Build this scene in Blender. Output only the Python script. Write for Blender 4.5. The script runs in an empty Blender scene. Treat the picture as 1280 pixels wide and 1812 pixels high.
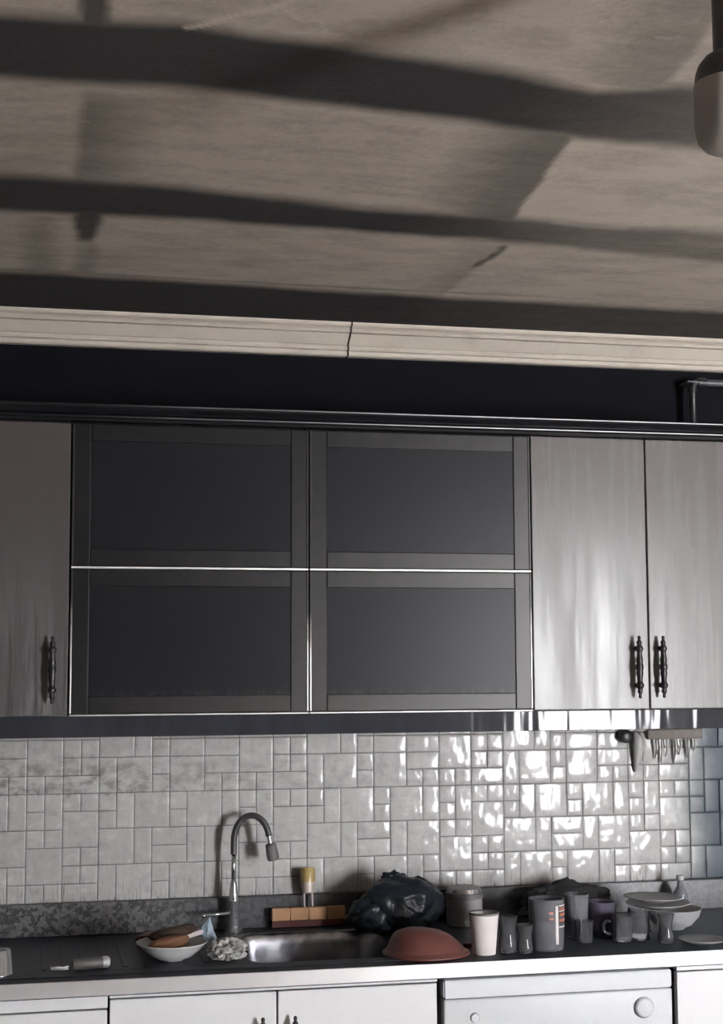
import bpy, bmesh, math, random
import numpy as np
from mathutils import Vector, Matrix, noise
random.seed(7)
PI = math.pi
sc = bpy.context.scene
C = sc.collection

# ------------------------------------------------------------------ camera
cam_d = bpy.data.cameras.new('camera'); cam = bpy.data.objects.new('camera', cam_d); C.objects.link(cam)
cam_d.sensor_fit = 'VERTICAL'; cam_d.sensor_height = 36.0
cam_d.lens = 2688.456 * 36.0 / 1812.0
cam_d.clip_start = 0.05
r_ = Vector((0.9761, -0.2174, -0.0039)).normalized()
f_ = Vector((0.2168, 0.9714, 0.0966)).normalized()
u_ = r_.cross(f_).normalized(); r_ = f_.cross(u_)
M = Matrix(((r_.x, u_.x, -f_.x, 0.48166), (r_.y, u_.y, -f_.y, -4.23683), (r_.z, u_.z, -f_.z, 1.63109), (0, 0, 0, 1)))
cam.matrix_world = M
sc.camera = cam

# ------------------------------------------------------------------ light
w = bpy.data.worlds.new('overcast_sky'); sc.world = w; w.use_nodes = True
wb = w.node_tree.nodes['Background']
wb.inputs[0].default_value = (0.97, 0.97, 1.0, 1); wb.inputs[1].default_value = 104.0
WX0, WX1, WZ0, WZ1, WY = 3.72, 4.62, 0.42, 2.24, -6.0       # window opening in the wall behind the viewer
def portal(name, x0, x1, z0, z1, y):
    ld = bpy.data.lights.new(name, 'AREA'); ld.shape = 'RECTANGLE'; ld.size = x1 - x0; ld.size_y = z1 - z0
    ld.cycles.is_portal = True
    lo = bpy.data.objects.new(name, ld); C.objects.link(lo)
    lo.location = ((x0+x1)/2, y, (z0+z1)/2); lo.rotation_euler = (PI/2, 0, PI)
portal('daylight_window', WX0, WX1, WZ0, WZ1, WY-.05)
sc.view_settings.view_transform = 'Standard'; sc.view_settings.look = 'None'
sc.view_settings.exposure = 0.0; sc.view_settings.gamma = 1.0
sc.view_settings.use_curve_mapping = False
sc.cycles.use_denoising = True
sc.cycles.max_bounces = 10; sc.cycles.diffuse_bounces = 5; sc.cycles.glossy_bounces = 5; sc.cycles.transmission_bounces = 10
sc.cycles.sample_clamp_indirect = 6.0
sc.cycles.blur_glossy = 0.5
sc.cycles.caustics_refractive = False

# ------------------------------------------------------------------ materials
class N:
    """tiny node helper"""
    def __init__(s, name, rough=.5, metal=0., spec=.5):
        s.m = bpy.data.materials.new(name); s.m.use_nodes = True
        s.t = s.m.node_tree; s.b = s.t.nodes['Principled BSDF']
        s.b.inputs['Roughness'].default_value = rough; s.b.inputs['Metallic'].default_value = metal
        s.b.inputs['Specular IOR Level'].default_value = spec
    def new(s, k, **kw):
        n = s.t.nodes.new(k)
        for a, v in kw.items(): setattr(n, a, v)
        return n
    def link(s, a, b): s.t.links.new(a, b)
    def put(s, sock, v):
        if isinstance(v, (int, float)): sock.default_value = v
        elif isinstance(v, (tuple, list)): sock.default_value = tuple(v) if len(v) == len(sock.default_value) else tuple(v) + (1,)
        else: s.link(v, sock)
    def pos(s):
        return s.new('ShaderNodeNewGeometry').outputs['Position']
    def xyz(s):
        n = s.new('ShaderNodeSeparateXYZ'); s.link(s.pos(), n.inputs[0]); return n.outputs
    def scaled(s, v, sx, sy, sz, loc=(0, 0, 0)):
        n = s.new('ShaderNodeMapping'); s.link(v, n.inputs[0]); n.inputs['Scale'].default_value = (sx, sy, sz)
        n.inputs['Location'].default_value = loc
        return n.outputs[0]
    def noise(s, vec=None, scale=5., detail=3., rough=.55, dist=0.):
        n = s.new('ShaderNodeTexNoise'); n.inputs['Scale'].default_value = scale; n.inputs['Detail'].default_value = detail
        n.inputs['Roughness'].default_value = rough; n.inputs['Distortion'].default_value = dist
        s.link(vec if vec is not None else s.pos(), n.inputs['Vector']); return n.outputs['Fac']
    def map(s, v, a, b, c=0., d=1., smooth=True):
        n = s.new('ShaderNodeMapRange'); n.clamp = True
        if smooth: n.interpolation_type = 'SMOOTHSTEP'
        s.put(n.inputs['Value'], v)
        for k, q in zip(('From Min', 'From Max', 'To Min', 'To Max'), (a, b, c, d)): s.put(n.inputs[k], q)
        return n.outputs[0]
    def math(s, op, a, b=0., c=0.):
        n = s.new('ShaderNodeMath'); n.operation = op
        s.put(n.inputs[0], a); s.put(n.inputs[1], b); s.put(n.inputs[2], c); return n.outputs[0]
    def mix(s, f, a, b):
        n = s.new('ShaderNodeMix'); n.data_type = 'RGBA'
        s.put(n.inputs['Factor'], f); s.put(n.inputs['A'] if False else n.inputs[6], a); s.put(n.inputs[7], b)
        return n.outputs[2]
    def col(s, v): s.put(s.b.inputs['Base Color'], v)
    def rough(s, v): s.put(s.b.inputs['Roughness'], v)
    def bump(s, h, strength=.3, dist=.01):
        n = s.new('ShaderNodeBump'); n.inputs['Strength'].default_value = strength; n.inputs['Distance'].default_value = dist
        s.link(h, n.inputs['Height']); s.link(n.outputs[0], s.b.inputs['Normal'])

MAT = {}
def plain(name, col, rough=.5, metal=0., spec=.5, var=.12, scale=18.):
    n = N(name, rough, metal, spec)
    f = n.noise(None, scale, 4.)
    n.col(n.mix(f, tuple(c*(1-var) for c in col), tuple(min(1, c*(1+var)) for c in col)))
    MAT[name] = n.m; return n.m
def glassmat(name, col, rough=.03, smoke=.25):
    n = N(name, rough); n.col(col); n.b.inputs['Transmission Weight'].default_value = 1 - smoke; n.b.inputs['IOR'].default_value = 1.45
    MAT[name] = n.m; return n.m

# ceiling: soot stain comes from a vertex attribute, plus fine grain
n = N('sooty_plaster_ceiling', .9, 0, .2)
at = n.new('ShaderNodeAttribute'); at.attribute_name = 'soot'
g = n.noise(None, 60., 5., .7); g2 = n.noise(n.scaled(n.pos(), 2.2, 4.2, 1), 3., 7., .72)
sx = n.new('ShaderNodeSeparateXYZ'); n.link(at.outputs['Vector'], sx.inputs[0])
cl_ = n.math('SUBTRACT', 1.05, sx.outputs[0])
s = n.math('ADD', sx.outputs[0], n.math('MULTIPLY', cl_, n.math('MULTIPLY', n.math('SUBTRACT', g2, .5), 1.1)))
s = n.math('ADD', s, n.math('MULTIPLY', cl_, n.math('MULTIPLY', n.math('SUBTRACT', g, .5), .40)))
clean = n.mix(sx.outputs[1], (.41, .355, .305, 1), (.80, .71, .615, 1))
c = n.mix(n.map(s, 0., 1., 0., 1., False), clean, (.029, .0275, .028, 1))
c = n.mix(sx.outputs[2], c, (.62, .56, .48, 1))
n.col(c); n.bump(n.noise(None, 35., 6., .6), .25, .01); MAT['ceiling'] = n.m

n = N('soot_black_wall', .8, 0, .1)
f = n.noise(n.scaled(n.pos(), 1, 1, 3), 5., 4.)
n.col(n.mix(f, (.002, .002, .003, 1), (.006, .006, .009, 1))); MAT['sootwall'] = n.m
n = N('smoky_painted_wall', .8, 0, .3)
f = n.noise(None, 2.2, 5.)
z = n.xyz()[2]
n.col(n.mix(n.map(z, .8, 2.4), n.mix(f, (.55, .52, .48, 1), (.45, .43, .40, 1)), n.mix(f, (.16, .15, .14, 1), (.09, .085, .08, 1)))); MAT['roomwall'] = n.m
n = N('pale_floor_tile', .35, 0, .5)
br = n.new('ShaderNodeTexBrick'); br.offset = 0; n.link(n.pos(), br.inputs['Vector']); br.inputs['Scale'].default_value = 1.0
br.inputs['Brick Width'].default_value = .45; br.inputs['Row Height'].default_value = .45; br.inputs['Mortar Size'].default_value = .004
br.inputs['Color1'].default_value = (.62, .58, .53, 1); br.inputs['Color2'].default_value = (.58, .55, .5, 1); br.inputs['Mortar'].default_value = (.25, .24, .22, 1)
n.col(br.outputs['Color']); MAT['floor'] = n.m

n = N('stained_plaster_cornice', .7, 0, .3)
f = n.noise(n.scaled(n.pos(), 2, 2, 2), 3., 5., .6)
c = n.mix(n.map(f, .48, .80), (.62, .56, .48, 1), (.50, .44, .38, 1))
x = n.xyz()
c = n.mix(n.map(n.math('ADD', x[0], n.math('MULTIPLY', f, .5)), .4, 2.1, .25, 0.), c, (.36, .31, .27, 1))
n.col(c); MAT['cornice'] = n.m

# glazed backsplash tiles
n = N('glazed_stone_look_tile', .10, 0, .19)
n.b.inputs['Coat Weight'].default_value = .22; n.b.inputs['Coat Roughness'].default_value = .42
geo = n.new('ShaderNodeNewGeometry'); P = geo.outputs['Position']; rnd = geo.outputs['Random Per Island']
st = n.noise(n.scaled(P, 70, 1, 9), 1., 4., .6)
st2 = n.noise(n.scaled(P, 200, 1, 16), 1., 3., .6)
X = n.xyz()
base = n.mix(st, (.37, .36, .352, 1), (.48, .47, .46, 1))
base = n.mix(n.math('MULTIPLY', n.map(rnd, 0., 1., 0., .35, False), 1.), base, (.31, .30, .293, 1))
base = n.mix(n.map(st2, .55, .72, 0., .30), base, (.24, .22, .215, 1))
sm_ = n.noise(n.scaled(P, 24, 1, 34), 1., 4., .6)
base = n.mix(n.map(sm_, .50, .70, 0., .45), base, (.26, .25, .245, 1))
base = n.mix(n.map(sm_, .46, .30, 0., .4), base, (.60, .585, .57, 1))
# soot runs that stop at the tile joint, and short ones above the granite
zz = n.math('ADD', X[2], n.math('MULTIPLY', n.math('SUBTRACT', st, .5), .10))
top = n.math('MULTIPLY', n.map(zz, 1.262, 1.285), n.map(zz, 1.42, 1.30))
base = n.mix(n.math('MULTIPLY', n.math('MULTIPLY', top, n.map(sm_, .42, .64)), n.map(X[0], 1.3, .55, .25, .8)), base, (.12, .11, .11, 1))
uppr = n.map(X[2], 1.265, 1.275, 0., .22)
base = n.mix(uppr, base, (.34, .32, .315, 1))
bot = n.map(n.math('ADD', X[2], n.math('MULTIPLY', n.math('SUBTRACT', n.noise(n.scaled(P, 14, 1, 3), 1., 3.), .5), .22)), 1.05, .96)
base = n.mix(n.math('MULTIPLY', bot, n.map(st2, .50, .66, 0., .7)), base, (.06, .057, .057, 1))
# darker and bluer towards the right-hand end
e = n.math('ADD', X[0], n.math('MULTIPLY', n.math('SUBTRACT', n.noise(None, 7., 4.), .5), .10))
end = n.map(e, 2.33, 2.50)
base = n.mix(end, base, (.026, .040, .056, 1))
n.col(base)
n.rough(n.math('ADD', n.map(st2, .3, .8, .08, .22), n.math('MULTIPLY', end, .3)))
n.bump(n.noise(n.scaled(P, 30, 30, 24), 1., 1., .4), .55, .0045)
MAT['tile'] = n.m
MAT['grout'] = plain('dark_sooty_grout', (.05, .047, .047), .9)

n = N('speckled_dark_granite', .3, 0, .5)
v = n.new('ShaderNodeTexVoronoi'); v.inputs['Scale'].default_value = 95.; n.link(n.pos(), v.inputs['Vector'])
sp = n.new('ShaderNodeSeparateColor'); n.link(v.outputs['Color'], sp.inputs[0])
sp2 = n.noise(None, 160., 3., .7)
c = n.mix(n.map(sp.outputs[0], .25, .8), (.035, .036, .04, 1), (.135, .132, .13, 1))
c = n.mix(n.map(sp2, .52, .66, 0., .7), c, (.21, .205, .2, 1))
X = n.xyz(); sm = n.noise(None, 5., 4.)
d1 = n.map(n.math('ADD', X[0], n.math('MULTIPLY', sm, .3)), .85, 1.25, 0., .72)
c = n.mix(d1, c, (.03, .032, .038, 1)); n.col(c); MAT['granite'] = n.m
n = N('soot_dusted_worktop', .42, 0, .2)
v = n.new('ShaderNodeTexVoronoi'); v.inputs['Scale'].default_value = 90.; n.link(n.pos(), v.inputs['Vector'])
sp = n.new('ShaderNodeSeparateColor'); n.link(v.outputs['Color'], sp.inputs[0])
c = n.mix(sp.outputs[0], (.010, .011, .017, 1), (.021, .024, .036, 1))
X = n.xyz(); c = n.mix(n.map(n.math('ADD', X[0], n.math('MULTIPLY', n.noise(None, 6., 4.), .4)), 1.75, 2.4), c, (.045, .062, .08, 1))  # sooty right part also carries a painted bluish sky reflection
n.col(c); MAT['worktop'] = n.m

def doormat(name, lo, hi, streak, dark, rough=.33):
    n = N(name, rough, 0, .22)
    P = n.pos(); X = n.xyz()
    a = n.noise(n.scaled(P, 26, 1, 1.6), 1., 5., .65, .3)
    b = n.noise(n.scaled(P, 85, 1, 3.0), 1., 4., .7)
    c_ = n.noise(None, 2.5, 3.)
    base = n.mix(n.map(n.math('ADD', X[2], n.math('MULTIPLY', c_, .3)), 1.55, 2.35), lo, hi)
    low = n.map(n.math('ADD', X[2], n.math('MULTIPLY', n.math('SUBTRACT', a, .5), .9)), 2.05, 1.5)
    base = n.mix(n.math('MULTIPLY', low, n.map(a, .47, .62, 0., streak)), base, tuple(min(1., q*2.3) for q in lo[:3]) + (1,))
    base = n.mix(n.math('MULTIPLY', low, n.map(b, .50, .64, 0., dark)), base, (.035, .032, .032, 1))
    n.col(base); n.rough(n.map(a, .3, .7, rough-.06, rough+.10)); MAT[name] = n.m
    return n.m
doormat('heavily_smoked_door', (.070, .067, .068, 1), (.055, .047, .046, 1), .75, .8, .42)
doormat('smoked_grey_door', (.150, .143, .138, 1), (.115, .104, .100, 1), .30, .20, .25)

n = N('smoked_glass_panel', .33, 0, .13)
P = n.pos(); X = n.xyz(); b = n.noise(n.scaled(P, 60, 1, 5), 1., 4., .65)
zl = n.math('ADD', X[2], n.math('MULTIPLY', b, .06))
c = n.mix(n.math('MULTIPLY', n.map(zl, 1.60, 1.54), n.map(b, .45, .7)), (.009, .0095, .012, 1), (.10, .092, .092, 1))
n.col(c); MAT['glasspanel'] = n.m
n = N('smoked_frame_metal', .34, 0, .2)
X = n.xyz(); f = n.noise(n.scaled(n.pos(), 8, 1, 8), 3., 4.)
window_sheen = n.map(n.math('ADD', n.math('SUBTRACT', X[0], X[2]), n.math('MULTIPLY', f, .35)), -1.0, .5)  # window gloss painted in: frames paler towards the lower right
n.col(n.mix(window_sheen, n.mix(f, (.006, .006, .007, 1), (.011, .0105, .011, 1)), (.055, .050, .048, 1))); MAT['frame'] = n.m
n = N('aluminium_edge_with_soot', .35, .6, .5)
X = n.xyz(); sm = n.noise(n.scaled(n.pos(), 12, 1, 12), 1., 3.)
n.col(n.mix(n.map(n.math('ADD', X[2], n.math('MULTIPLY', sm, .2)), 1.70, 1.88), (.75, .72, .71, 1), (.03, .029, .03, 1))); MAT['edge_v'] = n.m
n = N('bead_edge_painted_glint', .3, .5, .5)
X = n.xyz(); sm = n.noise(n.scaled(n.pos(), 5, 1, 1), 2., 3.)
n.col(n.mix(n.map(n.math('ADD', X[0], n.math('MULTIPLY', sm, .5)), .8, 1.9), (.012, .012, .014, 1), (.50, .49, .49, 1))); MAT['edge_h'] = n.m  # window glint painted into the colour, brighter towards the right
plain('bare_aluminium', (.80, .78, .77), .35, .5)
n = N('black_gloss_trim', .12, 0, .4)
n.col(n.mix(n.noise(None, 8., 4.), (.004, .004, .006, 1), (.010, .010, .012, 1))); MAT['blacktrim'] = n.m
n = N('dark_gloss_pelmet', .07, 0, .22)
n.col(n.mix(n.noise(n.scaled(n.pos(), 5, 1, 1), 3., 3.), (.016, .017, .021, 1), (.04, .043, .052, 1))); n.bump(n.noise(n.scaled(n.pos(), 14, 1, 2), 1., 2.), .25, .01); MAT['pelmet'] = n.m
n = N('brushed_steel', .30, .6, .5)
b = n.noise(n.scaled(n.pos(), 6, 1, 1), 1., 3.)
n.col(n.mix(b, (.66, .64, .65, 1), (.80, .78, .78, 1))); MAT['steel'] = n.m
n = N('sooty_sink_steel', .27, 1.0, .5)
b = n.noise(None, 14., 4.); n.col(n.mix(n.map(b, .35, .7), (.38, .38, .40, 1), (.10, .10, .12, 1))); MAT['sinksteel'] = n.m
plain('white_lacquer', (.71, .705, .715), .4, 0, .2, .015)
plain('white_enamel', (.60, .613, .63), .4, 0, .2, .02)
plain('shadow_gap_black', (.02, .02, .022), .8)
plain('carcass_grey', (.30, .30, .31), .6)
plain('dark_bronze_handle', (.035, .032, .034), .35, .7)
plain('chrome', (.78, .78, .80), .16, .85, .5, .03)
plain('black_rubber_hose', (.035, .034, .036), .35)
plain('grey_plastic', (.13, .125, .125), .4)
plain('black_plastic', (.012, .012, .014), .4)
plain('milky_diffuser', (.50, .455, .425), .35, 0, .5, .02)
plain('orange_plastic', (.50, .28, .14), .4, 0, .5, .2, 40.)
plain('olive_plastic', (.34, .25, .10), .3, 0, .5, .35, 30.)
plain('dull_clear_plastic', (.42, .36, .32), .3)
plain('red_rubber', (.10, .025, .025), .6)
n = N('black_bin_liner', .36, 0, .3)
n.col((.010, .014, .020, 1)); n.bump(n.noise(None, 30., 3., .5, .8), .35, .012); MAT['bag'] = n.m
plain('charred_cloth', (.022, .022, .024), .85, 0, .3, .4, 30.)
plain('terracotta_plastic', (.115, .040, .033), .45, 0, .5, .18, 25.)
plain('white_paper', (.70, .66, .63), .5, 0, .5, .02)
plain('white_porcelain', (.72, .72, .71), .2, 0, .5, .05)
plain('sooty_porcelain', (.40, .40, .41), .3, 0, .5, .25, 20.)
plain('bread_crust', (.15, .075, .042), .7, 0, .3, .35, 40.)
plain('burnt_crust', (.045, .03, .022), .8, 0, .3, .3, 40.)
plain('maroon_wrapper', (.085, .018, .032), .35, 0, .5, .3, 30.)
plain('pale_wrapper', (.62, .55, .55), .35)
plain('pale_blue_wrap', (.30, .38, .45), .4, 0, .5, .25, 40.)
n = N('crumpled_clear_wrap', .2, 0, .6)
n.col(n.mix(n.noise(None, 45., 3.), (.16, .16, .155, 1), (.66, .64, .62, 1))); n.bump(n.noise(None, 60., 3.), .8, .02); MAT['cling'] = n.m
plain('grey_tube', (.085, .08, .078), .5, 0, .5, .25, 30.)
plain('pipe_grey', (.07, .07, .08), .4, .2)
plain('melted_white_plastic', (.42, .41, .40), .35, 0, .5, .2, 60.)
plain('scorched_brown_plastic', (.12, .10, .09), .6, 0, .4, .45, 60.)
plain('printed_red', (.42, .15, .10), .4)
plain('printed_white_and_glint', (.75, .72, .70), .4)
glassmat('clear_glass', (.85, .85, .88, 1), .05, .07)
glassmat('smoky_glass', (.62, .62, .68, 1), .08, .24)
glassmat('violet_glass', (.32, .29, .40, 1), .10, .3)

# ------------------------------------------------------------------ mesh helpers
def box(bm, x0, x1, y0, y1, z0, z1, bev=0., seg=2):
    vs = [bm.verts.new(p) for p in ((x0,y0,z0),(x1,y0,z0),(x1,y1,z0),(x0,y1,z0),(x0,y0,z1),(x1,y0,z1),(x1,y1,z1),(x0,y1,z1))]
    fs = [bm.faces.new([vs[i] for i in q]) for q in ((3,2,1,0),(4,5,6,7),(0,1,5,4),(1,2,6,5),(2,3,7,6),(3,0,4,7))]
    if bev > 0:
        es = {e for f in fs for e in f.edges}
        bmesh.ops.bevel(bm, geom=list(es), offset=bev, segments=seg, affect='EDGES', profile=.5)
def lathe(bm, prof, segs=40, cx=0., cy=0., cz=0., cap=False, sx=1., sy=1.):
    rings = []
    for r, z in prof:
        if r < 1e-5: rings.append([bm.verts.new((cx, cy, cz+z))])
        else: rings.append([bm.verts.new((cx+sx*r*math.cos(2*PI*i/segs), cy+sy*r*math.sin(2*PI*i/segs), cz+z)) for i in range(segs)])
    for a, b in zip(rings, rings[1:]):
        for i in range(segs):
            j = (i+1) % segs
            if len(a) == 1 and len(b) > 1: bm.faces.new((a[0], b[j], b[i]))
            elif len(b) == 1 and len(a) > 1: bm.faces.new((a[i], a[j], b[0]))
            elif len(a) > 1: bm.faces.new((a[i], a[j], b[j], b[i]))
    return rings
def tube(bm, pts, rad, segs=14, cap=True):
    pts = [Vector(p) for p in pts]; n = len(pts)
    rads = rad if isinstance(rad, (list, tuple)) else [rad]*n
    t0 = (pts[1]-pts[0]).normalized()
    up = Vector((0,0,1)) if abs(t0.z) < .9 else Vector((1,0,0))
    nrm = t0.cross(up).normalized(); rings = []
    for i, p in enumerate(pts):
        t = ((pts[min(i+1,n-1)]-pts[max(i-1,0)])).normalized()
        nrm = (nrm - t*nrm.dot(t)).normalized(); b = t.cross(nrm)
        rings.append([bm.verts.new(p + rads[i]*(math.cos(2*PI*k/segs)*nrm + math.sin(2*PI*k/segs)*b)) for k in range(segs)])
    for a, b in zip(rings, rings[1:]):
        for k in range(segs): bm.faces.new((a[k], a[(k+1)%segs], b[(k+1)%segs], b[k]))
    if cap: bm.faces.new(list(reversed(rings[0]))); bm.faces.new(rings[-1])
def prism_x(bm, prof, x0, x1):
    """profile of (y, z) points swept along x"""
    a = [bm.verts.new((x0, y, z)) for y, z in prof]; b = [bm.verts.new((x1, y, z)) for y, z in prof]
    k = len(prof)
    for i in range(k): bm.faces.new((a[i], a[(i+1)%k], b[(i+1)%k], b[i]))
    bm.faces.new(list(reversed(a))); bm.faces.new(b)
def rrect(x0, x1, y0, y1, r, k=7):
    pts = []
    for cx, cy, a0 in ((x1-r, y1-r, 0), (x0+r, y1-r, PI/2), (x0+r, y0+r, PI), (x1-r, y0+r, 1.5*PI)):
        for i in range(k): a = a0 + (PI/2)*i/(k-1); pts.append((cx+r*math.cos(a), cy+r*math.sin(a)))
    return pts
def loft(bm, loops, cap_last=True):
    R = [[bm.verts.new(p) for p in L] for L in loops]; k = len(R[0])
    for a, b in zip(R, R[1:]):
        for i in range(k): bm.faces.new((a[i], a[(i+1)%k], b[(i+1)%k], b[i]))
    if cap_last: bm.faces.new(R[-1])
def blob(bm, c, s, amp, freq, seed, sub=4, flat=None, ridge=False):
    """lumpy closed body"""
    r = bmesh.ops.create_icosphere(bm, subdivisions=sub, radius=1.)
    for v in r['verts']:
        d = v.co.normalized(); q = d*freq + Vector((seed, seed*.7, seed*1.3))
        k = noise.fractal(q, .9, 2.1, 4)
        if ridge: k = .5 - abs(k)*1.6
        d = d*(1 + amp*k)
        p = Vector((d.x*s[0], d.y*s[1], d.z*s[2]))
        if flat is not None and p.z < flat: p.z = flat + (p.z-flat)*.06
        v.co = p + Vector(c)
def obj(name, bm, m, parent=None, smooth=False, ang=None):
    bmesh.ops.recalc_face_normals(bm, faces=bm.faces[:])
    me = bpy.data.meshes.new(name); bm.to_mesh(me); bm.free()
    mm = MAT[m] if isinstance(m, str) else m
    me.materials.append(mm)
    if smooth or ang:
        me.polygons.foreach_set('use_smooth', [True]*len(me.polygons))
        if ang: me.set_sharp_from_angle(angle=math.radians(ang))
    o = bpy.data.objects.new(name, me); C.objects.link(o)
    if parent is not None: o.parent = parent
    return o
def tag(o, label, cat, group=None):
    o['label'] = label; o['category'] = cat
    if group: o['group'] = group
    return o
def thing(name, label, cat, loc=(0, 0, 0), rz=0., group=None):
    o = bpy.data.objects.new(name, None); C.objects.link(o); o.empty_display_size = .05
    o.location = loc; o.rotation_euler = (0, 0, rz)
    return tag(o, label, cat, group)
def struct(name, bm, m, smooth=False, ang=None):
    o = obj(name, bm, m, None, smooth, ang); o['kind'] = 'structure'; return o
def single(name, bm, m, label, cat, loc=(0,0,0), group=None, smooth=False, ang=None):
    o = obj(name, bm, m, None, smooth, ang); o.location = loc; return tag(o, label, cat, group)
def copy_tree(o, loc, label, rz=None):
    c = o.copy(); C.objects.link(c); c.location = loc; c['label'] = label
    if rz is not None: c.rotation_euler = (0, 0, rz)
    for ch in list(o.children):
        d = ch.copy(); C.objects.link(d); d.parent = c
        for g in list(ch.children):
            e = g.copy(); C.objects.link(e); e.parent = d
    return c
B = bmesh.new

# ------------------------------------------------------------------ room shell
RX0, RX1, RY, CZ = -1.6, 5.2, -6.0, 2.59
bm = B(); box(bm, RX0-.1, RX1+.1, RY-.1, .12, -.1, 0); struct('floor', bm, 'floor')
bm = B(); box(bm, RX0-.1, RX1+.1, .012, .12, 0, CZ+.1); struct('wall_back', bm, 'sootwall')
bm = B(); box(bm, RX0-.12, RX0, RY, .012, 0, CZ+.1); struct('wall_left', bm, 'roomwall')
bm = B(); box(bm, RX1, RX1+.12, RY, .012, 0, CZ+.1); struct('wall_right', bm, 'roomwall')
bm = B()
box(bm, RX0-.12, WX0, RY-.15, RY, 0, CZ+.1); box(bm, WX1, RX1+.12, RY-.15, RY, 0, CZ+.1)
box(bm, WX0, WX1, RY-.15, RY, 0, WZ0); box(bm, WX0, WX1, RY-.15, RY, WZ1, CZ+.1)
struct('wall_front', bm, 'roomwall')
def casement(name, x0, x1, z0, z1):
    bm = B(); t = .05
    for a in ((x0, x0+t, z0, z1), (x1-t, x1, z0, z1), (x0, x1, z0, z0+t), (x0, x1, z1-t, z1)): box(bm, a[0], a[1], RY-.10, RY-.04, a[2], a[3])
    o = struct(name, bm, 'white_lacquer')
casement('window_1', WX0, WX1, WZ0, WZ1)

# ceiling: a flat slab whose soot deposit is a stain with its own shape
def sstep(a, b, x): t = np.clip((x-a)/(b-a), 0, 1); return t*t*(3-2*t)
gx = np.concatenate([np.linspace(RX0-.1, .2, 20)[:-1], np.linspace(.2, 3.0, 281), np.linspace(3.0, RX1+.1, 20)[1:]])
gy = np.concatenate([np.linspace(RY-.15, -2.6, 40)[:-1], np.linspace(-2.6, .1, 325)])
XX, YY = np.meshgrid(gx, gy)
nz1 = np.zeros_like(XX); nz2 = np.zeros_like(XX)
for i in range(XX.shape[0]):
    for j in range(XX.shape[1]):
        x, y = XX[i, j], YY[i, j]
        nz1[i, j] = noise.fractal((x*2.2, y*7.0, 3.1), 1., 2., 4)
        nz2[i, j] = noise.fractal((x*9.0, y*9.0, 8.7), 1., 2., 3)
yy = YY + nz1*.012 + nz2*.006
def edge(*pts): return np.interp(XX, [p[0] for p in pts], [p[1] for p in pts])
eA = edge((.41, -.439), (.86, -.427), (1.34, -.402), (1.85, -.389), (2.38, -.381))
eB = edge((.42, -.975), (.80, -.992), (1.21, -.970), (1.64, -.962), (2.13, -.889))
eC = edge((.42, -1.217), (.78, -1.212), (1.17, -1.152), (1.58, -1.132), (2.02, -1.123))
eD = edge((.43, -1.738), (.72, -1.762), (1.04, -1.729), (1.39, -1.677), (1.76, -1.651))
eE = edge((.43, -1.986), (.70, -2.016), (.99, -1.970), (1.24, -1.941), (1.37, -1.900), (1.42, -1.885), (1.55, -1.930), (1.62, -1.938))
soot = np.zeros_like(XX)
soot = np.maximum(soot, sstep(eA-.06, eA+.03, yy))
soot = np.maximum(soot, sstep(eC-.06, eC+.04, yy) * (1-sstep(eB-.03, eB+.04, yy)))
soot = np.maximum(soot, sstep(eE-.045, eE+.035, yy) * (1-sstep(eD-.03, eD+.04, yy)))
for k in range(1, 6):                       # the same joist rhythm carries on over the rest of the room
    c = -1.97 - .78*k
    soot = np.maximum(soot, sstep(c-.15, c-.08, yy) * (1-sstep(c+.08, c+.15, yy)))
soot *= 1 - .28*sstep(1.2, 2.1, XX)*(YY < -.6) - .08*sstep(1.2, 2.1, XX)  # bands paler to the right: falling light painted into the soot
# cross joints
xw = XX + nz2*.006
def patch(y0, y1, s=.02): return sstep(y0-s, y0+s, YY)*(1-sstep(y1-s, y1+s, YY))
j1 = sstep(.555, .578, xw)*(1-sstep(.58, .74, xw))*.55*patch(-1.70, -1.15, .06)
j1 = np.maximum(j1, (1-sstep(.004, .030, np.abs(xw-.605+.004*nz1)-.014*sstep(-.72, -.96, YY)))*patch(-1.05, -.76, .05)*.95)
j1 = np.maximum(j1, (1-sstep(.004, .05, np.abs(xw-.615)))*.35*patch(-.75, -.40))
j1 = np.maximum(j1, (1-sstep(.012, .035, np.abs(xw-.572)))*.9*patch(-2.6, -1.95))
j1 = np.maximum(j1, (1-sstep(.0, .07, np.abs(xw-.51)))*.35*patch(-.95, -.43))
xe = 1.462 + (YY+1.62)*.115
j2 = (1-sstep(-.008, .008, xw-xe))*sstep(xe-.26, xe-.04, xw)*.72*patch(-1.68, -1.10)
xe2 = 1.557 + 0*YY
j2 = np.maximum(j2, (1-sstep(.004, .016, np.abs(xw-xe2-.012*np.sin(YY*20))))*.8*patch(-.93, -.72, .02))
j2 = np.maximum(j2, (1-sstep(-.01, .01, xw-xe2))*sstep(xe2-.16, xe2, xw)*.25*patch(-.93, -.42, .03))
xe3 = 1.53 + (YY+1.9)*.135
j2 = np.maximum(j2, (1-sstep(-.01, .012, xw-xe3))*sstep(xe3-.22, xe3-.04, xw)*.5*patch(-2.7, -1.90))
for k in (2.55, 3.55, 4.55): j2 = np.maximum(j2, (1-sstep(.01, .06, np.abs(xw-k)))*.6)
soot = np.maximum(soot, np.maximum(j1, j2))
soot = np.maximum(soot, .75*(1-sstep(.006, .016, np.abs(yy+.47+.012*nz1)))*sstep(2.2, 1.3, XX)*.55)
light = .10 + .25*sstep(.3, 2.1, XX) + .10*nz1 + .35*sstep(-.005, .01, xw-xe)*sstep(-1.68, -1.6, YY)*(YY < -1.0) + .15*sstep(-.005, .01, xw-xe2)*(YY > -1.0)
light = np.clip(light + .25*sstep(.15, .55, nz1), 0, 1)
soot = np.clip(soot + (.10 + .34*np.clip(nz1, -.3, .6))*(1-soot), 0, 1)
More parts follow.
